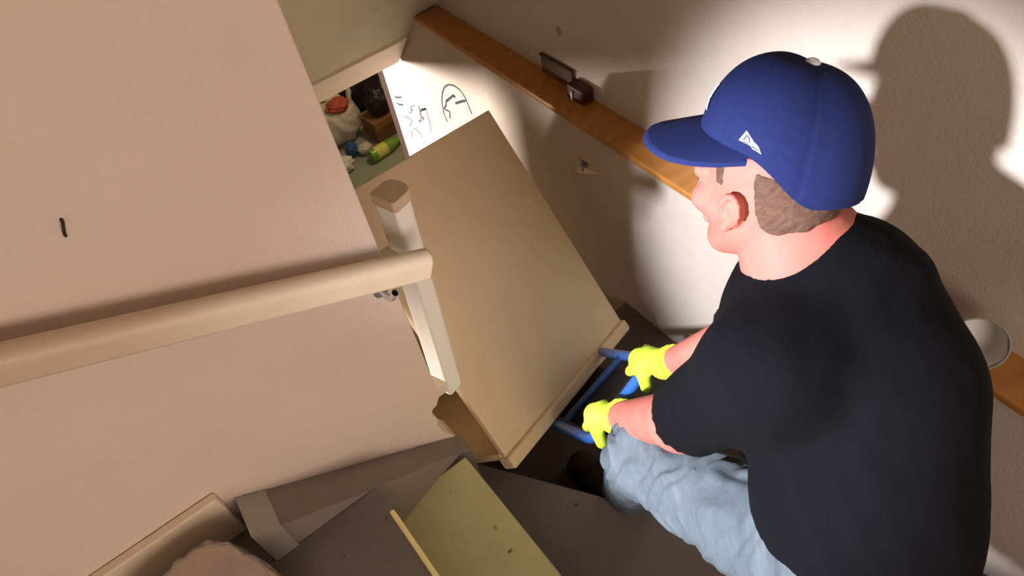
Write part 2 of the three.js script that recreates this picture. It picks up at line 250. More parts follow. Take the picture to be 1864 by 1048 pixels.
// ---------------------------------------------------------------- marker scribble on the lower wall (z, y)
{
  const strokes = [[1, [-2.445, 0.112], [-2.426, 0.114], [-2.375, 0.140]], [1, [-2.445, 0.079], [-2.421, 0.082], [-2.383, 0.099]],
    [0, [-2.263, 0.154], [-2.307, 0.127], [-2.315, 0.111], [-2.301, 0.115], [-2.325, 0.091], [-2.348, 0.076]], [1, [-2.228, 0.170], [-2.229, 0.141], [-2.234, 0.120], [-2.213, 0.115]],
    [1, [-2.217, 0.158], [-2.166, 0.186], [-2.228, 0.144]], [0, [-2.331, 0.051], [-2.379, -0.006]], [0, [-2.170, 0.177], [-2.168, 0.129], [-2.176, 0.074]],
    [0, [-2.346, 0.000], [-2.318, 0.007], [-2.291, 0.002], [-2.282, -0.014]], [0, [-2.375, -0.026], [-2.388, -0.072]], [0, [-2.410, 0.027], [-2.368, 0.042], [-2.347, 0.043]],
    [0, [-2.227, 0.119], [-2.267, 0.073], [-2.212, 0.116]],
    [1, [-2.008, 0.206], [-2.021, 0.237], [-2.012, 0.292], [-1.993, 0.336], [-1.964, 0.375], [-1.928, 0.402], [-1.887, 0.416], [-1.855, 0.415], [-1.830, 0.398], [-1.816, 0.365], [-1.807, 0.343]],
    [2, [-1.979, 0.310], [-1.954, 0.330], [-1.911, 0.366], [-1.902, 0.364]], [2, [-1.910, 0.334], [-1.867, 0.362], [-1.832, 0.383]],
    [1, [-1.980, 0.307], [-1.986, 0.290], [-2.006, 0.267], [-2.000, 0.263], [-1.971, 0.269], [-1.981, 0.236]]];
  const ribbon = (pts, w) => { // flat stroke lying on the wall
    const c = new THREE.CatmullRomCurve3(pts.map(([z, y]) => V(0.9492, y, z)), false, 'catmullrom', 0.3), n = pts.length * 5, pos = [];
    for (let i = 0; i < n; i++) { const a = c.getPoint(i / n), b = c.getPoint((i + 1) / n), t = b.clone().sub(a).normalize(), s = V(0, -t.z, t.y).multiplyScalar(w / 2); b.addScaledVector(t, w * 0.2);
      const A = a.clone().add(s), B = a.clone().sub(s), C = b.clone().sub(s), D = b.clone().add(s); for (const p of [A, B, C, A, C, D]) pos.push(p.x, p.y, p.z); }
    const g = new THREE.BufferGeometry(); g.setAttribute('position', new THREE.Float32BufferAttribute(pos, 3)); g.computeVertexNormals(); return boxUV(g);
  };
  const w = scene.getObjectByName('wall_right');
  tag(mesh('marker_drawing', strokes.filter(s => s[0] > 0).map(([k, ...p]) => ribbon(p, 0.004 + 0.0028 * k)), M.marker, w), 'black marker scribble of letters and a frowning face');
  tag(mesh('marker_letters', strokes.filter(s => s[0] === 0).map(([k, ...p]) => ribbon(p, 0.006)), M.markerPale, w), 'faded grey marker strokes');
}

// ---------------------------------------------------------------- cabinet, tipped back down the lower flight
{
  const A = V(0.78, 0.66, -1.384), B = V(0.808, 0.155, -0.919), C = V(0.283, 0.322, -0.741);
  const n = V(0.422, 0.626, 0.656).normalize(), dv = A.clone().sub(B), H = dv.length(); dv.addScaledVector(n, -dv.dot(n)).normalize();
  let du = C.clone().sub(B); const W = du.length(); du = V().crossVectors(n, dv).normalize().multiplyScalar(1); if (du.dot(C.clone().sub(B)) < 0) du.negate();
  // the measured corner is a degree or two off square: keep the real edge direction
  const D = 0.66, t = 0.018;
  const o = group('cabinet', B.toArray()); tag(o, 'large tan cabinet tipped back at the top of the lower flight', 'cabinet');
  const ex = du.clone(), ey = dv.clone(), ez = V().crossVectors(ex, ey); const sgn = ez.dot(n) > 0 ? 1 : -1; ez.multiplyScalar(1);
  const P = (u, v, w) => V().addScaledVector(ex, u).addScaledVector(ey, v).addScaledVector(n, w);
  const panel = (name, u0, v0, w0, u1, v1, w1, mat, r = 0.004, label) => { const g = obox(P((u0 + u1) / 2, (v0 + v1) / 2, (w0 + w1) / 2), ex, ey, n.clone().multiplyScalar(1), u1 - u0, v1 - v0, w1 - w0, r); if (sgn < 0) { /* left handed frame: flip winding */ const p = g.attributes.position; const idx = []; for (let i = 0; i < p.count; i += 3) idx.push(i, i + 2, i + 1); g.setIndex(idx); }
    const m = mesh(name, [sgn < 0 ? g.toNonIndexed() : g], mat, o); if (label) m.userData.label = label; return m; };
  panel('front_panel', 0.0, 0.0, -t, W, H, 0, M.cabinet);
  panel('side_panel', 0.0, 0.0, -D, t, H, -t, M.cabinet);
  panel('divider', W - 0.46, t, -D, W - 0.46 + t, H - t, -t, M.cabinet); // the left side is open
  panel('top_panel', t, H - t, -D, W - t, H, -t, M.cabinet);
  panel('bottom_panel', t, 0, -D, W, t, -t, M.cabinet);
  panel('back_panel', t, t, -D, W - t, H - t, -D + 0.008, M.cabinet);
  panel('edge_trim', -0.006, -0.026, -0.03, W + 0.004, 0.008, 0.012, M.cabinet, 0.008, 'raised bullnose trim along the lower edge');
}
// ---------------------------------------------------------------- hand truck
const BAR0 = V(0.427, 0.410, -0.591), BAR1 = V(0.626, 0.475, -0.621), barDir = BAR1.clone().sub(BAR0).normalize();
{
  const o = group('hand_truck', [0, 0, 0]); tag(o, 'blue tubular hand truck lying under the cabinet, gripped by yellow gloves', 'hand truck');
  const t1 = V(0.461, 0.038, -0.934), t2 = V(0.696, 0.125, -0.922);
  const e1 = t1.clone().sub(BAR0), e2 = t2.clone().sub(BAR1);
  const q = (a, d, k) => a.clone().addScaledVector(d, k).toArray();
  mesh('frame', [tube([q(t1, e1, 0.05), t1.toArray(), q(BAR0, e1, 0.45), q(BAR0, e1, 0.14), q(BAR0, e1, 0.04), BAR0.clone().addScaledVector(barDir, 0.012).toArray(), BAR0.clone().addScaledVector(barDir, 0.05).toArray(), BAR1.clone().addScaledVector(barDir, -0.05).toArray(), BAR1.clone().addScaledVector(barDir, -0.012).toArray(), q(BAR1, e2, 0.04), q(BAR1, e2, 0.14), q(BAR1, e2, 0.45), t2.toArray(), q(t2, e2, 0.05)], 0.0125, 160, 14)], M.blue, o);
  const ez = e1.clone().add(e2).normalize(), ex = barDir.clone().addScaledVector(ez, -barDir.dot(ez)).normalize(), ey = V().crossVectors(ez, ex);
  const mid = (k) => BAR0.clone().add(BAR1).multiplyScalar(0.5).addScaledVector(e1.clone().add(e2).multiplyScalar(0.5), k);
  mesh('back_plate', [obox(mid(0.52).addScaledVector(ey, 0.03), ex, ey, ez, 0.165, 0.012, 0.28, 0.004)], new THREE.MeshStandardMaterial({ color: 0x0d0d0f, roughness: 0.7 }), o);
  mesh('cross_bar', [boxUV(new THREE.TubeGeometry(new THREE.LineCurve3(BAR0.clone().addScaledVector(e1, 0.42), BAR1.clone().addScaledVector(e2, 0.42)), 8, 0.009, 12))], new THREE.MeshPhysicalMaterial({ color: 0x1c3560, roughness: 0.4 }), o);
  tag(mesh('label_strip', [obox(mid(0.54).addScaledVector(ey, 0.0215).addScaledVector(ex, -0.005), ex, ey, ez, 0.07, 0.003, 0.012, 0.001).rotateY(0)], M.grey, o), 'pale grey strip on the back plate');
}

// ---------------------------------------------------------------- things on the ledge
{
  const o = group('leaning_card', [1.02, 0.62, -1.39]); tag(o, 'thin brown card leaning on the wall behind the ledge', 'card');
  mesh('card', [box(0.0, -0.002, -0.075, 0.004, 0.058, 0.06, 0.0015)], new THREE.MeshStandardMaterial({ color: 0x5e4636, roughness: 0.8 }), o).rotation.set(0, 0, 0.0);
  mesh('painted_shadow', [box(-0.002, 0.052, -0.077, 0.006, 0.059, 0.062, 0.001)], M.darkBrown, o);  // dark strip painted in for the shadow along the card top
  const c = group('red_case', [1.008, 0.62, -1.285]); tag(c, 'small dark red case beside the brown card on the ledge', 'case');
  mesh('body', [box(-0.018, 0, -0.035, 0.02, 0.042, 0.035, 0.006)], new THREE.MeshStandardMaterial({ color: 0x3a0d12, roughness: 0.5 }), c);
  mesh('white_stick', [tube([[-0.02, 0.002, -0.012], [-0.022, 0.03, -0.008]], 0.003, 4, 8)], M.thread, c);
}
{ // white crumpled tub
  const pr = [[0, 0], [0.05, 0.0], [0.062, 0.008], [0.07, 0.03], [0.074, 0.06], [0.077, 0.075], [0.0735, 0.077], [0.07, 0.06], [0.064, 0.03], [0.052, 0.012], [0, 0.01]].map(p => new THREE.Vector2(...p));
  const g = new THREE.LatheGeometry(pr, 40); const p = g.attributes.position;
  for (let i = 0; i < p.count; i++) { const x = p.getX(i), y = p.getY(i), z = p.getZ(i), k = 1 + 0.16 * noise.noise(x * 22, y * 22, z * 22 + 4); p.setXYZ(i, x * k, y, z * k); }
  g.computeVertexNormals();
  const o = group('plastic_tub', [0.985, 0.658, -0.19]); tag(o, 'crumpled white plastic tub lying on the ledge behind the man', 'tub');
  const m = mesh('tub', [boxUV(g)], new THREE.MeshStandardMaterial({ color: 0xd8d6d0, roughness: 0.6 }), o); m.rotation.set(0.5, 0, 0.9); m.scale.setScalar(0.6);
  const r = mesh('rim', [boxUV(new THREE.TorusGeometry(0.076, 0.004, 8, 40).rotateX(Math.PI / 2).translate(0, 0.077, 0))], new THREE.MeshStandardMaterial({ color: 0x8a8a80, roughness: 0.6 }), m);
}

// ---------------------------------------------------------------- wrapped bundle on the landing
{
  const g = new THREE.SphereGeometry(1, 120, 80), p = g.attributes.position;
  for (let i = 0; i < p.count; i++) {
    let x = p.getX(i), y = p.getY(i), z = p.getZ(i); const e = (v, k) => Math.sign(v) * Math.pow(Math.abs(v), k);
    x = e(x, 0.62); y = e(y, 0.6); z = e(z, 0.62);
    const n = 0.06 * Math.abs(fbm(x * 2.2, y * 2.2 + 3, z * 2.2)) + 0.03 * Math.abs(fbm(x * 5 + z * 2, y * 5, z * 2));
    p.setXYZ(i, x * (0.105 + n * 0.1), y * (0.068 + n * 0.1), z * (0.155 + n * 0.1));
  }
  g.computeVertexNormals();
  const o = group('wrapped_bundle', [-0.29, 0.646, -0.595]); o.rotation.y = 0.3; tag(o, 'tan bundle wrapped in shiny clear plastic beside the baseboard', 'bundle');
  const b = mesh('bundle', [boxUV(g)], M.wrapTan, o);
  const g2 = g.clone(), p2 = g2.attributes.position, nn = g.attributes.normal;
  for (let i = 0; i < p2.count; i++) { const x = p2.getX(i), y = p2.getY(i), z = p2.getZ(i), k = 0.003 + 0.009 * Math.abs(fbm(x * 22 + z * 9, y * 16, z * 7)); p2.setXYZ(i, x + nn.getX(i) * k, y + nn.getY(i) * k, z + nn.getZ(i) * k); }
  g2.computeVertexNormals();
  tag(mesh('plastic_film', [boxUV(g2)], M.plastic, o), 'clear crinkled plastic film');
}

// ---------------------------------------------------------------- litter in the lower room
function blob(c, r, amp, f, seedz, seg = 40) { const g = new THREE.SphereGeometry(1, seg, Math.round(seg * 0.7)), p = g.attributes.position; for (let i = 0; i < p.count; i++) { const x = p.getX(i), y = p.getY(i), z = p.getZ(i), k = 1 + amp * fbm(x * f + seedz, y * f, z * f - seedz); p.setXYZ(i, x * k * r[0], Math.max(y * k, -0.86) * r[1], z * k * r[2]); } g.computeVertexNormals(); return boxUV(g.translate(...c)); }
{
  const FY = -1.6;
  const bag = group('plastic_bag', [1.33, FY, -4.8]); tag(bag, 'large grey plastic bag stuffed full with red things on top', 'bag');
  mesh('sack', [blob([0, 0.17, 0], [0.2, 0.2, 0.17], 0.14, 2.4, 1.5)], new THREE.MeshPhysicalMaterial({ map: paintTex([196, 190, 180], 30, 2), roughness: 0.4, clearcoat: 0.4 }), bag);
  mesh('red_contents', [blob([0.03, 0.33, 0.07], [0.1, 0.05, 0.08], 0.2, 3, 8)], new THREE.MeshStandardMaterial({ color: 0xa84a34, roughness: 0.7 }), bag);
  for (const pts of [[[-0.12, 0.28, 0.04], [-0.14, 0.38, 0.02], [-0.06, 0.43, 0], [0.0, 0.34, 0.03]], [[0.13, 0.27, 0.06], [0.17, 0.37, 0.03], [0.18, 0.33, 0.0]]]) mesh('bag_handle', [tube(pts, 0.02, 24, 8)], new THREE.MeshStandardMaterial({ color: 0xb9b4a8, roughness: 0.5 }), bag);
  const bag2 = group('plastic_bag', [1.2, FY, -5.22]); tag(bag2, 'pale crumpled bag behind the large grey bag', 'bag');
  mesh('sack', [blob([0, 0.3, 0], [0.17, 0.3, 0.15], 0.2, 2.6, 4.2)], new THREE.MeshStandardMaterial({ map: paintTex([176, 172, 160], 30, 2), roughness: 0.5 }), bag2);
  const bl = group('black_sack', [1.64, FY + 0.183, -4.6]); tag(bl, 'black sack with two knotted ears on top of the cardboard box', 'sack');
  mesh('sack', [blob([0, 0.095, 0], [0.1, 0.11, 0.085], 0.18, 2, 6.6)], new THREE.MeshStandardMaterial({ color: 0x16131a, roughness: 0.5 }), bl);
  mesh('ear', [new THREE.ConeGeometry(0.026, 0.12, 12).rotateZ(0.3).translate(-0.045, 0.245, 0)], new THREE.MeshStandardMaterial({ color: 0x16131a, roughness: 0.5 }), bl);
  mesh('ear', [new THREE.ConeGeometry(0.026, 0.12, 12).rotateZ(-0.35).translate(0.055, 0.24, 0)], new THREE.MeshStandardMaterial({ color: 0x16131a, roughness: 0.5 }), bl);
  const arm = group('black_jacket', [1.66, FY, -5.05]); tag(arm, 'dark folded jacket lying behind the bags', 'jacket');
  mesh('jacket', [blob([0, 0.2, 0], [0.2, 0.22, 0.13], 0.22, 2.5, 9.1)], new THREE.MeshStandardMaterial({ color: 0x1c181c, roughness: 0.9 }), arm);
  const cb = group('cardboard_box', [1.64, FY, -4.61]); cb.rotation.y = 0.1; tag(cb, 'brown cardboard box under the black sack', 'box');
  mesh('box_body', [box(-0.14, 0, -0.1, 0.14, 0.18, 0.1, 0.006)], new THREE.MeshStandardMaterial({ map: paintTex([120, 84, 52], 12, 2), roughness: 0.9 }), cb);
  mesh('flap', [box(-0.14, 0.12, 0.1, 0.14, 0.18, 0.104, 0.001)], new THREE.MeshStandardMaterial({ color: 0x8a623c, roughness: 0.9 }), cb);
  const lathe = (pts) => boxUV(new THREE.LatheGeometry(pts.map(p => new THREE.Vector2(...p)), 20));
  const red = group('red_bottle', [1.73, FY, -4.41]); tag(red, 'bright red bottle with a white cap beside the brown casing', 'bottle');
  mesh('bottle', [lathe([[0, 0], [0.05, 0], [0.055, 0.02], [0.055, 0.15], [0.045, 0.19], [0.02, 0.22], [0.02, 0.25], [0, 0.25]])], new THREE.MeshPhysicalMaterial({ color: 0xd8281e, roughness: 0.3, clearcoat: 0.6 }), red);
  mesh('cap', [lathe([[0, 0.25], [0.024, 0.25], [0.024, 0.29], [0, 0.29]])], M.thread, red);
  const gr = group('green_bottle', [1.5, FY + 0.05, -4.36]); gr.rotation.set(0, Math.PI + 0.1, 0); tag(gr, 'green bottle lying on its side on the floor', 'bottle');
  mesh('bottle', [lathe([[0, 0], [0.046, 0], [0.05, 0.02], [0.05, 0.2], [0.02, 0.27], [0.02, 0.31], [0, 0.31]]).rotateZ(Math.PI / 2).translate(0.15, 0, 0)], new THREE.MeshPhysicalMaterial({ color: 0x6a9a2e, roughness: 0.3, clearcoat: 0.5 }), gr);
  mesh('label_band', [boxUV(new THREE.CylinderGeometry(0.0505, 0.0505, 0.1, 20, 1, true).rotateZ(Math.PI / 2).translate(0.05, 0, 0))], new THREE.MeshStandardMaterial({ color: 0xc8cf66, roughness: 0.6 }), gr);
  const wc = group('white_cloth', [1.12, FY, -4.42]); tag(wc, 'crumpled white cloth on the floor in front of the bags', 'cloth');
  mesh('cloth', [blob([0, 0.06, 0], [0.12, 0.06, 0.08], 0.3, 3, 2.2)], new THREE.MeshStandardMaterial({ color: 0xd6d6d2, roughness: 0.8 }), wc);
  const bc = group('blue_rag', [1.29, FY, -4.53]); tag(bc, 'small blue rag between the white cloth and the grey bag', 'rag');
  mesh('rag', [blob([0, 0.06, 0], [0.05, 0.065, 0.04], 0.25, 3, 5.5)], new THREE.MeshStandardMaterial({ color: 0x34558c, roughness: 0.9 }), bc);
  const wp = group('white_paper', [1.38, FY, -4.48]); tag(wp, 'crumpled pale paper at the foot of the grey bag', 'paper');
  mesh('paper', [blob([0, 0.045, 0], [0.055, 0.04, 0.045], 0.3, 3.4, 7.5)], new THREE.MeshStandardMaterial({ color: 0xbfbcb4, roughness: 0.8 }), wp);
}

// ---------------------------------------------------------------- signed-distance modelling for the man
const dot3 = (a, b) => a[0] * b[0] + a[1] * b[1] + a[2] * b[2];
function cap(a, b, r1, r2 = r1) { const d = [b[0] - a[0], b[1] - a[1], b[2] - a[2]], L2 = dot3(d, d) || 1e-9, lip = Math.hypot(...d); const m = Math.max(r1, r2); return { lo: a.map((v, i) => Math.min(v, b[i]) - m), hi: a.map((v, i) => Math.max(v, b[i]) + m), f(x, y, z) { let t = ((x - a[0]) * d[0] + (y - a[1]) * d[1] + (z - a[2]) * d[2]) / L2; t = t < 0 ? 0 : t > 1 ? 1 : t; return Math.hypot(x - a[0] - d[0] * t, y - a[1] - d[1] * t, z - a[2] - d[2] * t) - (r1 + (r2 - r1) * t); } }; }
function ell(c, r, ax = null) { const m = Math.max(...r); return { lo: c.map(v => v - m), hi: c.map(v => v + m), f(x, y, z) { let p = [x - c[0], y - c[1], z - c[2]]; if (ax) p = ax.map(a => dot3(a, p)); const k0 = Math.hypot(p[0] / r[0], p[1] / r[1], p[2] / r[2]), k1 = Math.hypot(p[0] / r[0] ** 2, p[1] / r[1] ** 2, p[2] / r[2] ** 2); return k1 < 1e-9 ? -Math.min(...r) : k0 * (k0 - 1) / k1; } }; }
const smin = (a, b, k) => { const h = Math.max(k - Math.abs(a - b), 0) / k; return Math.min(a, b) - h * h * k * 0.25; };
// prims: list of {prim, k (blend), op: 1 add | -1 carve}
function field(list, disp) { return (x, y, z) => { let d = 1e3; for (const q of list) { const v = q.p.f(x, y, z); d = q.op < 0 ? -smin(-d, v, q.k) : smin(d, v, q.k); } return disp ? d + disp(x, y, z, d) : d; }; }
const add = (p, k = 0.02) => ({ p, k, op: 1 }), cut = (p, k = 0.01) => ({ p, k, op: -1 });
function surfaceNet(list, cell, disp, clip) {
  const lo = [1e9, 1e9, 1e9], hi = [-1e9, -1e9, -1e9]; for (const q of list) if (q.op > 0) for (let i = 0; i < 3; i++) { lo[i] = Math.min(lo[i], q.p.lo[i]); hi[i] = Math.max(hi[i], q.p.hi[i]); }
  const pad = cell * 3; const n = lo.map((v, i) => Math.ceil((hi[i] - v + 2 * pad) / cell) + 1), o = lo.map(v => v - pad);
  const f = field(list, disp), nx = n[0], ny = n[1], nz = n[2], S = new Float32Array(nx * ny * nz);
  const at = (i, j, k) => i + nx * (j + ny * k);
  for (let k = 0; k < nz; k++) for (let j = 0; j < ny; j++) for (let i = 0; i < nx; i++) { const x = o[0] + i * cell, y = o[1] + j * cell, z = o[2] + k * cell; let d = f(x, y, z); if (clip) d = Math.max(d, clip(x, y, z)); S[at(i, j, k)] = d; }
  const vid = new Int32Array(nx * ny * nz).fill(-1), pos = [], idx = [];
  const ed = [[0, 1], [0, 2], [0, 4], [1, 3], [1, 5], [2, 3], [2, 6], [3, 7], [4, 5], [4, 6], [5, 7], [6, 7]];
  for (let k = 0; k < nz - 1; k++) for (let j = 0; j < ny - 1; j++) for (let i = 0; i < nx - 1; i++) {
    const v = []; let m = 0; for (let c = 0; c < 8; c++) { const s = S[at(i + (c & 1), j + (c >> 1 & 1), k + (c >> 2))]; v.push(s); if (s < 0) m |= 1 << c; }
    if (m === 0 || m === 255) continue; let cx = 0, cy = 0, cz = 0, cn = 0;
    for (const [a, b] of ed) if ((v[a] < 0) !== (v[b] < 0)) { const t = v[a] / (v[a] - v[b]); cx += (a & 1) + t * ((b & 1) - (a & 1)); cy += (a >> 1 & 1) + t * ((b >> 1 & 1) - (a >> 1 & 1)); cz += (a >> 2) + t * ((b >> 2) - (a >> 2)); cn++; }
    vid[at(i, j, k)] = pos.length / 3; pos.push(o[0] + (i + cx / cn) * cell, o[1] + (j + cy / cn) * cell, o[2] + (k + cz / cn) * cell);
  }
  for (let k = 1; k < nz - 1; k++) for (let j = 1; j < ny - 1; j++) for (let i = 1; i < nx - 1; i++) {
    const s = S[at(i, j, k)] < 0;
    const q = (a, b, c, d, flip) => { if (a < 0 || b < 0 || c < 0 || d < 0) return; flip ? idx.push(a, c, b, a, d, c) : idx.push(a, b, c, a, c, d); };
    if (s !== (S[at(i + 1, j, k)] < 0)) q(vid[at(i, j - 1, k - 1)], vid[at(i, j, k - 1)], vid[at(i, j, k)], vid[at(i, j - 1, k)], !s);
    if (s !== (S[at(i, j + 1, k)] < 0)) q(vid[at(i - 1, j, k - 1)], vid[at(i - 1, j, k)], vid[at(i, j, k)], vid[at(i, j, k - 1)], !s);
    if (s !== (S[at(i, j, k + 1)] < 0)) q(vid[at(i - 1, j - 1, k)], vid[at(i, j - 1, k)], vid[at(i, j, k)], vid[at(i - 1, j, k)], !s);
  }
  const g = new THREE.BufferGeometry(); g.setAttribute('position', new THREE.Float32BufferAttribute(pos, 3)); g.setIndex(idx); g.computeVertexNormals();
  // uv: simple planar pair in metres
  const uv = []; for (let i = 0; i < pos.length; i += 3) uv.push(pos[i] + 0.5 * pos[i + 2], pos[i + 1] + 0.5 * pos[i + 2]); g.setAttribute('uv', new THREE.Float32BufferAttribute(uv, 2));
  return g.toNonIndexed();
}
// ---------------------------------------------------------------- the man
{
  const man = group('person', [0, 0, 0]);
  tag(man, 'man in a blue cap and black T-shirt crouching to hold the blue hand truck', 'person');
  const HO = [0.619, 1.095, -0.414];
  const frame = (u, f) => { const up = u.clone().normalize(), fw = f.clone().addScaledVector(up, -f.dot(up)).normalize(); return new THREE.Matrix4().makeBasis(V().crossVectors(up, fw), up, fw).setPosition(...HO); };
  const CM = frame(V(0.336, 0.94, -0.061), V(-0.70, 0.2, -0.69)); // cap
  const HM = frame(V(0.22, 0.93, -0.29), V(-0.06, -0.26, -0.96)).scale(V(0.94, 0.86, 0.9)); // head, turned and bowed a little under the cap
  const hp = (x, y, z) => V(x, y, z).applyMatrix4(HM).toArray();
  const LS = [0.481, 0.975, -0.273], LE = [0.444, 0.755, -0.375], LW = [0.461, 0.530, -0.539];
  const RS = [0.634, 0.877, -0.364], RE = [0.67, 0.694, -0.451], RW = [0.608, 0.559, -0.551];
  const LH = [0.45, 0.70, -0.08], LK = [0.425, 0.555, -0.44], LA = [0.482, 0.12, -0.555];
  const RH = [0.58, 0.64, -0.10], RK = [0.69, 0.53, -0.46], RA = [0.66, 0.27, -0.2];
  const NB = [0.631, 1.02, -0.345];
  // body: one surface, head on a finer grid
  const headList = [
    add(ell([0, 0.046, -0.010], [0.072, 0.08, 0.093]), 0.02), add(ell([0, -0.028, 0.028], [0.057, 0.066, 0.052]), 0.05), add(ell([0, -0.08, 0.052], [0.026, 0.02, 0.02]), 0.04),
    add(cap([0.046, -0.04, 0.005], [0.028, -0.078, 0.05], 0.022, 0.019), 0.03), add(cap([-0.046, -0.04, 0.005], [-0.028, -0.078, 0.05], 0.022, 0.019), 0.03),
    add(cap([0, 0.025, 0.094], [0, -0.018, 0.115], 0.009, 0.012), 0.015), add(ell([0.011, -0.022, 0.1], [0.009, 0.008, 0.01]), 0.01), add(ell([-0.011, -0.022, 0.1], [0.009, 0.008, 0.01]), 0.01),
    add(ell([0.04, -0.008, 0.07], [0.026, 0.02, 0.022]), 0.03), add(ell([-0.04, -0.008, 0.07], [0.026, 0.02, 0.022]), 0.03),
    add(cap([0.05, 0.038, 0.075], [0.012, 0.034, 0.094], 0.01), 0.015), add(cap([-0.05, 0.038, 0.075], [-0.012, 0.034, 0.094], 0.01), 0.015),
    cut(ell([0.031, 0.018, 0.098], [0.017, 0.01, 0.012]), 0.01), cut(ell([-0.031, 0.018, 0.098], [0.017, 0.01, 0.012]), 0.01),
    add(cap([0.02, -0.05, 0.091], [-0.02, -0.05, 0.091], 0.006), 0.01), add(cap([0.017, -0.06, 0.089], [-0.017, -0.06, 0.089], 0.007), 0.01), cut(cap([0.02, -0.0548, 0.098], [-0.02, -0.0548, 0.098], 0.0022), 0.004),
    add(cap([0, -0.02, -0.035], [-0.002, -0.16, -0.055], 0.055, 0.06), 0.04),
  ];
  for (const s of [1, -1]) { // ears: helix rim, lobe, hollow
    headList.push(add(ell([s * 0.077, 0.0, -0.006], [0.010, 0.026, 0.015]), 0.008));
    const rim = []; for (let k = 0; k <= 8; k++) { const a = -0.6 + k / 8 * 4.1; rim.push([s * 0.086, 0.003 + 0.024 * Math.sin(a), -0.008 - 0.0145 * Math.cos(a - 0.1)]); }
    for (let k = 0; k < 8; k++) headList.push(add(cap(rim[k], rim[k + 1], 0.0042), 0.004));
    headList.push(add(ell([s * 0.082, -0.025, 0.004], [0.007, 0.009, 0.008]), 0.008), cut(ell([s * 0.094, -0.001, 0.0], [0.011, 0.011, 0.009]), 0.006));
  }
  const headGeo = surfaceNet(headList, 0.0032, null, (x, y, z) => -0.15 - y).applyMatrix4(HM);
  const bodyList = [add(cap(hp(0, -0.05, -0.035), NB, 0.056, 0.062), 0.03), add(cap(NB, [0.6, 0.9, -0.25], 0.075, 0.1), 0.05), add(cap([0.6, 0.9, -0.25], [0.53, 0.72, -0.09], 0.105, 0.11), 0.05),
    add(cap(NB, LS, 0.05, 0.055), 0.04), add(cap(NB, RS, 0.05, 0.05), 0.04), add(cap(LS, LE, 0.05, 0.046), 0.03), add(cap(LE, LW, 0.049, 0.03), 0.02), add(cap(RS, RE, 0.047, 0.04), 0.03), add(cap(RE, RW, 0.041, 0.027), 0.02),
    add(cap(LH, LK, 0.07, 0.05), 0.03), add(cap(LK, LA, 0.048, 0.035), 0.02), add(cap(RH, RK, 0.07, 0.05), 0.03), add(cap(RK, RA, 0.048, 0.035), 0.02)];
  const bodyGeo = surfaceNet(bodyList, 0.009);
  mesh('body', [bodyGeo, headGeo], M.skin, man);
  // eyes, brows, hair
  mesh('eye', [ball([0.031, 0.017, 0.079], 0.0115), ].map(g => g.applyMatrix4(HM)), M.thread, man);
  mesh('eye', [ball([-0.031, 0.017, 0.079], 0.0115)].map(g => g.applyMatrix4(HM)), M.thread, man);
  for (const s of [1, -1]) mesh('eyebrow', [surfaceNet([add(cap([s * 0.05, 0.041, 0.081], [s * 0.014, 0.041, 0.101], 0.0045))], 0.0025).applyMatrix4(HM)], M.hair, man);
  const inCap = new THREE.Matrix4().copy(CM).invert().multiply(HM), hq = V();
  mesh('hair', [surfaceNet([add(ell([0, 0.046, -0.010], [0.0745, 0.083, 0.0955])), add(cap([0, -0.02, -0.05], [0, -0.075, -0.068], 0.058, 0.045), 0.04)], 0.0045, (x, y, z) => 0.0012 * noise.noise(x * 160, y * 160, z * 160), (x, y, z) => {
    // short hair: only below the cap rim, at the back of the head and as a sideburn in front of the ear
    const ax = Math.abs(x), back = z + 0.034 + Math.max(0, -y - 0.02) * 0.5, side = Math.max(Math.abs(z - 0.026) - 0.010, 0.004 - y, -(ax - 0.05));
    const nape = Math.max(back, -0.04 - y + 0.45 * (-z - 0.05) + 0.008 * noise.noise(x * 60, y * 60, z * 60)); hq.set(x, y, z).applyMatrix4(inCap); return Math.max(Math.min(nape, side), hq.y - 0.052); }).applyMatrix4(HM)], M.hair, man);

  // cap
  const cp = new THREE.Group(); cp.name = 'cap'; cp.userData.label = 'royal blue curved bill baseball cap'; man.add(cp);
  cp.matrix.copy(CM); cp.matrix.decompose(cp.position, cp.quaternion, cp.scale);
  const CY = 0.030, CZ = -0.008, RX = 0.090, RZ = 0.112, CH = 0.142;
  const rimY = th => { const q = Math.max(0, Math.min(1, (Math.cos(th) + 0.25) / 0.9)); return -0.004 + 0.05 * q * q * (3 - 2 * q); }; // higher at the front, th = 0 forward
  const crown = (th, t, off = 0) => { const a = t * Math.PI / 2, c = Math.pow(Math.cos(a), 0.78), s = Math.pow(Math.sin(a), 1.06); const seam = Math.abs(Math.sin(3 * (th - Math.PI / 6))) ; const g = -0.0012 * Math.exp(-(((seam) / 0.05) ** 2)) * (t < 0.98 ? 1 : 0);
    const y0 = rimY(th) * (1 - t); const r = c; const fz = Math.cos(th) > 0 ? 1.0 : 0.98; return [(RX + off + g) * r * Math.sin(th), CY + y0 + (CH + off) * s, CZ + (RZ + off + g) * fz * r * Math.cos(th) + 0.004 * s]; };
  const param = (fn, nu, nv, close) => { const pos = [], uv = [], idx = []; for (let j = 0; j <= nv; j++) for (let i = 0; i <= nu; i++) { pos.push(...fn(i / nu, j / nv)); uv.push(i / nu, j / nv); } for (let j = 0; j < nv; j++) for (let i = 0; i < nu; i++) { const a = j * (nu + 1) + i, b = a + 1, c = a + nu + 1, d = c + 1; idx.push(a, b, d, a, d, c); } const g = new THREE.BufferGeometry(); g.setAttribute('position', new THREE.Float32BufferAttribute(pos, 3)); g.setAttribute('uv', new THREE.Float32BufferAttribute(uv, 2)); g.setIndex(idx); g.computeVertexNormals(); return g; };
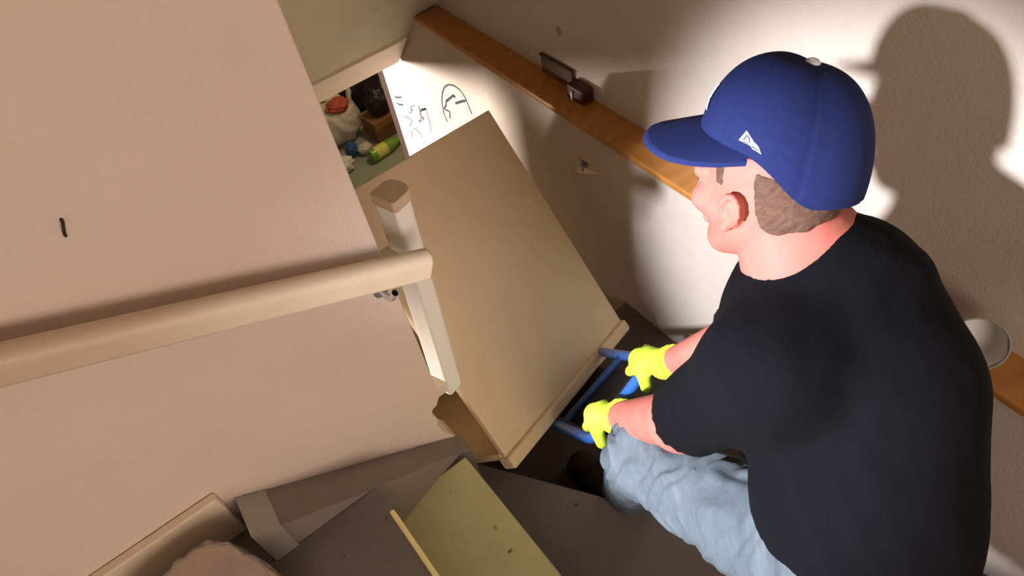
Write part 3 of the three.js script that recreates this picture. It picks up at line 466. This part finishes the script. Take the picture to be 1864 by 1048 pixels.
  mesh('crown', [param((u, v) => crown(u * 2 * Math.PI, Math.min(v, 0.999)), 144, 40), param((u, v) => { const p = crown(u * 2 * Math.PI, 0, -0.003 * v); p[1] -= 0.0; return p.map((q, i) => i === 1 ? q + 0.03 * v : q * (1 - 0.03 * v)); }, 96, 3)], M.cap, cp);
  // bill: swept plate, curved down at the sides
  const bill = (u, v, off) => { const w = (u - 0.5) * 2, th = w * 0.93, base = crown(th, 0.0, -0.002), x0 = base[0], z0 = base[2], ext = 0.07 * Math.pow(1 - Math.pow(Math.abs(w), 4.5), 0.5); return [x0 * (1 + 0.14 * v), base[1] - 0.02 * v * Math.sqrt(1 - Math.pow(Math.abs(w), 4.5)) - 0.003 * Math.pow(Math.abs(w), 2) * v - 0.004 * v + off, z0 + ext * v]; };
  mesh('bill', [param((u, v) => v < 0.5 ? bill(u, v * 2, 0.003) : bill(u, (1 - v) * 2, -0.002), 48, 40)], M.cap, cp);
  mesh('button', [ball([0, CY + CH + 0.001, CZ + 0.004], 0.009, [1, 0.55, 1])], M.thread, cp);
  // raised stitched marks that follow the crown: polygons in (angle, height) of the crown surface
  const patch = (pts, off, mat, name, th0, t0) => { // pts in metres on the local tangent plane: x backward along the rim, y up
    const s = new THREE.Shape(pts.map(p => new THREE.Vector2(...p))); let g = new THREE.ShapeGeometry(s).toNonIndexed();
    // subdivide once or twice so that it bends with the crown
    for (let k = 0; k < 3; k++) { const p = g.attributes.position, out = []; for (let i = 0; i < p.count; i += 3) { const a = V().fromBufferAttribute(p, i), b = V().fromBufferAttribute(p, i + 1), c = V().fromBufferAttribute(p, i + 2), ab = a.clone().lerp(b, .5), bc = b.clone().lerp(c, .5), ca = c.clone().lerp(a, .5); for (const q of [a, ab, ca, ab, b, bc, ca, bc, c, ab, bc, ca]) out.push(q.x, q.y, q.z); } g = new THREE.BufferGeometry(); g.setAttribute('position', new THREE.Float32BufferAttribute(out, 3)); }
    const p = g.attributes.position; for (let i = 0; i < p.count; i++) { const q = crown(th0 + p.getX(i) / 0.088, t0 + p.getY(i) / 0.27, off); p.setXYZ(i, ...q); } g.computeVertexNormals(); return mesh(name, [boxUV(g)], mat, cp); };
  const TH = 0.9, T0 = 0.12;
  const fl = patch([[-0.009, -0.006], [-0.0045, 0.0155], [0.006, 0.002], [0.0115, -0.001], [0.0165, -0.0105], [0.007, -0.0115], [0.0045, -0.008]], 0.0009, M.thread, 'flag_logo', TH, T0); fl.userData.label = 'small white flag logo on the side of the cap';
  const lm = (pts) => patch(pts, 0.0018, M.threadBlue, 'logo_letter', TH, T0);
  lm([[-0.0048, -0.0035], [-0.003, 0.008], [-0.0012, 0.008], [-0.0012, 0.0062], [-0.002, 0.006], [-0.0032, -0.0033]]); lm([[-0.0012, 0.008], [0.0015, 0.005], [0.003, -0.0035], [0.0018, -0.0035], [0.0006, 0.0035], [-0.0012, 0.006]]);
  lm([[-0.0048, -0.0045], [0.0022, -0.0055], [0.0022, -0.0068], [-0.0048, -0.0058]]); lm([[0.0045, -0.0062], [0.013, -0.0075], [0.0132, -0.0088], [0.0062, -0.0085]]);
  // front emblem: two interlocking raised letters
  const em = (pts) => { const m = patch(pts.map(([a, b]) => [a * 0.8, b * 0.8]), 0.0022, M.thread, 'emblem_letter', -0.12, 0.26); m.userData.label = 'white raised letter on the front of the cap'; };
  em([[0.002, 0.03], [0.009, 0.03], [0.009, -0.018], [-0.018, -0.018], [-0.018, -0.025], [0.002 + 0.014, -0.025], [0.016, -0.018], [0.009, -0.018]].slice(0, 5).concat([[0.002, -0.025]])); em([[-0.012, 0.018], [-0.006, 0.018], [-0.028, -0.034], [-0.034, -0.034]]); em([[-0.012, 0.018], [-0.006, 0.018], [0.022, -0.034], [0.014, -0.034]]);

  // T-shirt
  const CN = V(...hp(0, -0.05, -0.035)).sub(V(...NB)).normalize().addScaledVector(V(0.64, -0.72, -0.3), 0.4).normalize();
  const shirtClip = (x, y, z) => { // open at the neck, the sleeve ends and the waist
    const neck = (() => { const n = CN; return (x - NB[0]) * n.x + (y - NB[1]) * n.y + (z - NB[2]) * n.z - 0.036; })();
    const end = (S, E, t) => { const d = V(...E).sub(V(...S)), L = d.length(); d.normalize(); return [d, L * t]; };
    const [dl, tl] = end(LS, LE, 0.93), [dr, tr] = end(RS, RE, 0.8);
    const sl = (x - LS[0]) * dl.x + (y - LS[1]) * dl.y + (z - LS[2]) * dl.z - tl, nearL = Math.hypot(x - LE[0], y - LE[1], z - LE[2]) < 0.13 ? sl : -1;
    const sr = (x - RS[0]) * dr.x + (y - RS[1]) * dr.y + (z - RS[2]) * dr.z - tr, nearR = Math.hypot(x - RE[0], y - RE[1], z - RE[2]) < 0.1 ? sr : -1;
    return Math.max(neck, nearL, nearR);
  };
  const shirtList = [add(cap([0.648, 0.962, -0.282], [0.599, 0.894, -0.198], 0.112, 0.132), 0.05), add(cap([0.599, 0.894, -0.198], [0.529, 0.797, -0.126], 0.132, 0.136), 0.05), add(cap([0.529, 0.797, -0.126], [0.49, 0.70, -0.07], 0.136, 0.132), 0.05),
    add(ell([0.577, 0.905, -0.304], [0.1, 0.1, 0.1]), 0.06), add(cap([0.6, 0.98, -0.3], LS, 0.085, 0.082), 0.05), add(cap([0.62, 0.95, -0.33], RS, 0.085, 0.07), 0.05), add(cap(NB, [0.648, 0.96, -0.29], 0.074, 0.1), 0.04),
    add(cap(LS, LE, 0.078, 0.06), 0.04), add(cap(RS, RE, 0.066, 0.056), 0.04)];
  mesh('t_shirt', [surfaceNet(shirtList, 0.0085, (x, y, z) => 0.006 * noise.noise(x * 9, y * 6, z * 9) + 0.0025 * noise.noise(x * 26, y * 14 + 5, z * 26), shirtClip)], M.shirt, man);
  mesh('collar', [surfaceNet([add(cap(V(...NB).addScaledVector(V(...hp(0, -0.05, -0.035)).sub(V(...NB)).normalize(), 0.012).toArray(), V(...NB).addScaledVector(V(...hp(0, -0.05, -0.035)).sub(V(...NB)).normalize(), 0.03).toArray(), 0.076, 0.07))], 0.006, null, (x, y, z) => { const n = CN; const t = (x - NB[0]) * n.x + (y - NB[1]) * n.y + (z - NB[2]) * n.z; const rx = x - NB[0] - n.x * t, ry = y - NB[1] - n.y * t, rz = z - NB[2] - n.z * t; return Math.max(t - 0.033, 0.012 - t, 0.0635 - Math.hypot(rx, ry, rz)); })], M.shirt, man);

  // jeans
  const KA = (a, b, t) => a.map((v, i) => v + (b[i] - v) * t);
  const fold = (x, y, z) => { const t = ((x - LH[0]) * (LK[0] - LH[0]) + (y - LH[1]) * (LK[1] - LH[1]) + (z - LH[2]) * (LK[2] - LH[2])) / 0.155; const w = Math.sin(52 * t + 9 * noise.noise(x * 14, y * 14, z * 14)); return 0.009 * w * (0.4 + 0.6 * noise.noise(x * 7 + 2, y * 7, z * 7)) + 0.004 * noise.noise(x * 24, y * 24, z * 24); };
  const jeansList = [add(cap(LH, LK, 0.098, 0.066), 0.03), add(cap(LK, KA(LK, LA, 0.86), 0.064, 0.058), 0.03), add(cap(RH, RK, 0.095, 0.062), 0.03), add(cap(RK, KA(RK, RA, 0.9), 0.06, 0.055), 0.03), add(cap(LH, RH, 0.105, 0.1), 0.05), add(cap([0.49, 0.74, -0.08], [0.5, 0.66, -0.05], 0.115, 0.115), 0.05)];
  mesh('jeans', [surfaceNet(jeansList, 0.0075, fold)], M.jeans, man);

  // shoes: sole follows the upper
  const shoe = (ank, toe, y) => { const d = V(toe[0] - ank[0], 0, toe[2] - ank[2]).normalize(), s = V(-d.z, 0, d.x); const P = (f, l, h) => [ank[0] + d.x * f + s.x * l, y + h, ank[2] + d.z * f + s.z * l];
    const sh = new THREE.Group(); sh.name = 'shoe'; man.add(sh);
    mesh('upper', [surfaceNet([add(cap(P(-0.05, 0, 0.05), P(0.06, 0, 0.05), 0.042, 0.046), 0.03), add(cap(P(0.05, 0.004, 0.045), P(0.15, 0.006, 0.038), 0.046, 0.038), 0.03), add(cap(P(-0.03, 0, 0.06), P(-0.02, 0, 0.13), 0.042, 0.046), 0.03)], 0.006, null, (x, yy, z) => y + 0.018 - yy)], M.shoe, sh);
    mesh('sole', [surfaceNet([add(cap(P(-0.05, 0, 0.02), P(0.04, 0, 0.02), 0.043, 0.044), 0.02), add(cap(P(0.05, 0.004, 0.02), P(0.152, 0.006, 0.02), 0.05, 0.042), 0.02)], 0.006, null, (x, yy, z) => Math.max(y + 0.001 - yy, yy - y - 0.022))], M.sole, sh);
    mesh('lace', [0, 1, 2, 3].map(k => tube([P(0.03 + 0.022 * k, -0.022, 0.086 - 0.004 * k), P(0.035 + 0.022 * k, 0, 0.096 - 0.004 * k), P(0.04 + 0.022 * k, 0.022, 0.086 - 0.004 * k)], 0.0025, 8, 6)), M.sole, sh); };
  shoe([0.492, 0, -0.565], [0.458, 0, -0.77], 0); shoe([0.655, 0, -0.19], [0.70, 0, -0.36], 0.19);

  // gloved hands, fingers closed round the bar
  const hand = (W, t0, side) => {
    const g = new THREE.Group(); g.name = 'glove'; g.userData.label = 'bright yellow green work glove with dark palm'; man.add(g);
    const G = BAR0.clone().lerp(BAR1, t0), t = barDir, w = V(...W), a = w.clone().sub(G); a.addScaledVector(t, -a.dot(t)).normalize(); // a: from the bar back to the wrist
    const b = V().crossVectors(t, a); if (b.y < 0) b.negate(); // b: upper side of the bar
    const at = (ang, r, s) => G.clone().addScaledVector(a, Math.cos(ang) * r * 0.86).addScaledVector(b, Math.sin(ang) * r * 0.86).addScaledVector(t, s * 0.86).toArray();
    const palm = [add(cap(W, at(0.75, 0.05, 0), 0.029, 0.026), 0.02)], fing = [], k = [];
    const base = [-0.033, -0.011, 0.011, 0.032], len = [0.9, 1, 0.97, 0.82];
    for (let i = 0; i < 4; i++) { const s = base[i] * side; palm.push(add(cap(at(0.5, 0.07, s * 0.7), at(1.15, 0.034, s), 0.0135, 0.0108), 0.009)); const L = len[i]; const p = [1.15, 1.15 + 0.95 * L, 1.15 + 1.95 * L, 1.15 + 2.9 * L].map((q, j) => at(q, [0.034, 0.027, 0.025, 0.024][j], s)); palm.push(add(cap(p[0], p[1], 0.0104, 0.0096), 0.004)); fing.push(add(cap(p[1], p[2], 0.0096, 0.009), 0.003), add(cap(p[2], p[3], 0.009, 0.0082), 0.003)); }
    palm.push(add(cap(at(0.2, 0.062, -0.03 * side), at(-0.35, 0.045, -0.045 * side), 0.0145, 0.012), 0.01)); fing.push(add(cap(at(-0.35, 0.045, -0.045 * side), at(-1.1, 0.03, -0.04 * side), 0.0118, 0.0105), 0.005), add(cap(at(-1.1, 0.03, -0.04 * side), at(-2.0, 0.026, -0.03 * side), 0.0105, 0.0092), 0.005));
    mesh('hand', [surfaceNet(palm, 0.003)], M.glove, g); mesh('fingers', [surfaceNet(fing, 0.003)], M.gloveDark, g);
    const c0 = w.clone(), c1 = w.clone().lerp(G, 0.28), d = c1.clone().sub(c0).normalize();
    mesh('cuff', [surfaceNet([add(cap(c0.clone().addScaledVector(d, -0.012).toArray(), c1.toArray(), 0.036, 0.031))], 0.003, (x, y, z) => 0.0012 * Math.sin(((x - c0.x) * d.x + (y - c0.y) * d.y + (z - c0.z) * d.z) * 700), (x, y, z) => { const q = (x - c0.x) * d.x + (y - c0.y) * d.y + (z - c0.z) * d.z; return -0.012 - q; })], M.glove, g);
  };
  hand(LW, 0.2, 1); hand(RW, 0.9, 1);
}

// ---------------------------------------------------------------- lamps
{
  const h = LAMP.fillPanel, o = group('fill_panel', h.pos); tag(o, 'square warm fill panel added out of view on the upper landing', 'lamp');  // added fill light out of view, brightens the partition and stairs
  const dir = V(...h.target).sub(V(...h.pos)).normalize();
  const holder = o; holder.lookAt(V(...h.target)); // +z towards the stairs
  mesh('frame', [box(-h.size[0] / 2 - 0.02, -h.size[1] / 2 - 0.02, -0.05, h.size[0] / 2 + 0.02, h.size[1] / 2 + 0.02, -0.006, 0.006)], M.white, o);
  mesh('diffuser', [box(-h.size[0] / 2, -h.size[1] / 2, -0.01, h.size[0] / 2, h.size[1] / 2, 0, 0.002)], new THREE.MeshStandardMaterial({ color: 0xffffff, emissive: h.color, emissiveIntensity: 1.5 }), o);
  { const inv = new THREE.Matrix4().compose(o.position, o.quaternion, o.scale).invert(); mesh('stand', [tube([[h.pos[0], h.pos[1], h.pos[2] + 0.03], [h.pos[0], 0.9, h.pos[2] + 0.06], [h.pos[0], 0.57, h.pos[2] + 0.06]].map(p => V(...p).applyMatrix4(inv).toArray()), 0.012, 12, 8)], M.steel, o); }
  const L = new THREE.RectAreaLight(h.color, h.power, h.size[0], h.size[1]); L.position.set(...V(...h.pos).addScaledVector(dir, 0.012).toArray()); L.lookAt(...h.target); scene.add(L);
}
function spotLamp(k, name, label, stand) {
  const l = LAMP[k], o = group(name, l.pos); tag(o, label, 'lamp'); o.lookAt(V(...l.target));
  const prof = [[0, -0.1], [0.022, -0.1], [0.022, -0.05], [0.036, -0.015], [0.04, 0], [0.036, 0.0], [0.03, -0.012]].map(p => new THREE.Vector2(...p));
  mesh('housing', [boxUV(new THREE.LatheGeometry(prof, 28).rotateX(Math.PI / 2))], M.black, o);
  mesh('bulb', [boxUV(new THREE.CircleGeometry(0.03, 28).translate(0, 0, -0.011))], new THREE.MeshStandardMaterial({ color: 0xffffff, emissive: l.color, emissiveIntensity: 3 }), o);
  const d = V(...l.target).sub(V(...l.pos)).normalize(), s = new THREE.SpotLight(l.color, l.power, 0, l.angle, l.penumbra, 2);
  s.position.copy(V(...l.pos).addScaledVector(d, 0.03)); s.target.position.set(...l.target); s.castShadow = true; s.shadow.radius = l.size; scene.add(s, s.target);
  const inv = new THREE.Matrix4().compose(o.position, o.quaternion, o.scale).invert();
  mesh(stand[0], [tube(stand[1].map(p => V(...p).applyMatrix4(inv).toArray()), stand[2], 24, 10)], M.black, o);
  return o;
}
spotLamp('beam', 'flashlight', 'black flashlight carried by an added bent arm on the partition', ['arm', [[-1.23, 1.785, -0.41], [-1.27, 1.77, -0.55], [-1.27, 1.72, -0.7], [-1.27, 1.72, -0.818]], 0.008]);  // stands for a hand-held flashlight; the arm is added to carry it
spotLamp('work', 'work_lamp', 'black work lamp on a pole in the lower room', ['pole', [[-1.385, 0.165, -3.05], [-1.43, 0.0, -3.07], [-1.43, -0.9, -3.07], [-1.43, -1.6, -3.07]], 0.014]);

{ // unseen bulb, added to brighten the litter in the lower room
  const o = group('fill_bulb', [2.0, 0.42, -4.1]); tag(o, 'small unseen bulb added to brighten the lower room', 'lamp');
  mesh('bulb', [ball([0, -0.09, 0], 0.035)], new THREE.MeshStandardMaterial({ color: 0xffffff, emissive: 0xffe2bc, emissiveIntensity: 3 }), o);
  mesh('socket', [boxUV(new THREE.LatheGeometry([[0, 0], [0.04, 0], [0.04, -0.012], [0.02, -0.02], [0.02, -0.055], [0, -0.055]].map(p => new THREE.Vector2(...p)), 20))], M.white, o);
  const L = new THREE.PointLight(0xffe2bc, 2.2, 0, 2); L.position.set(2.0, 0.33, -4.1); L.castShadow = true; L.shadow.radius = 1.75; scene.add(L);
}

renderer.render(scene, camera);
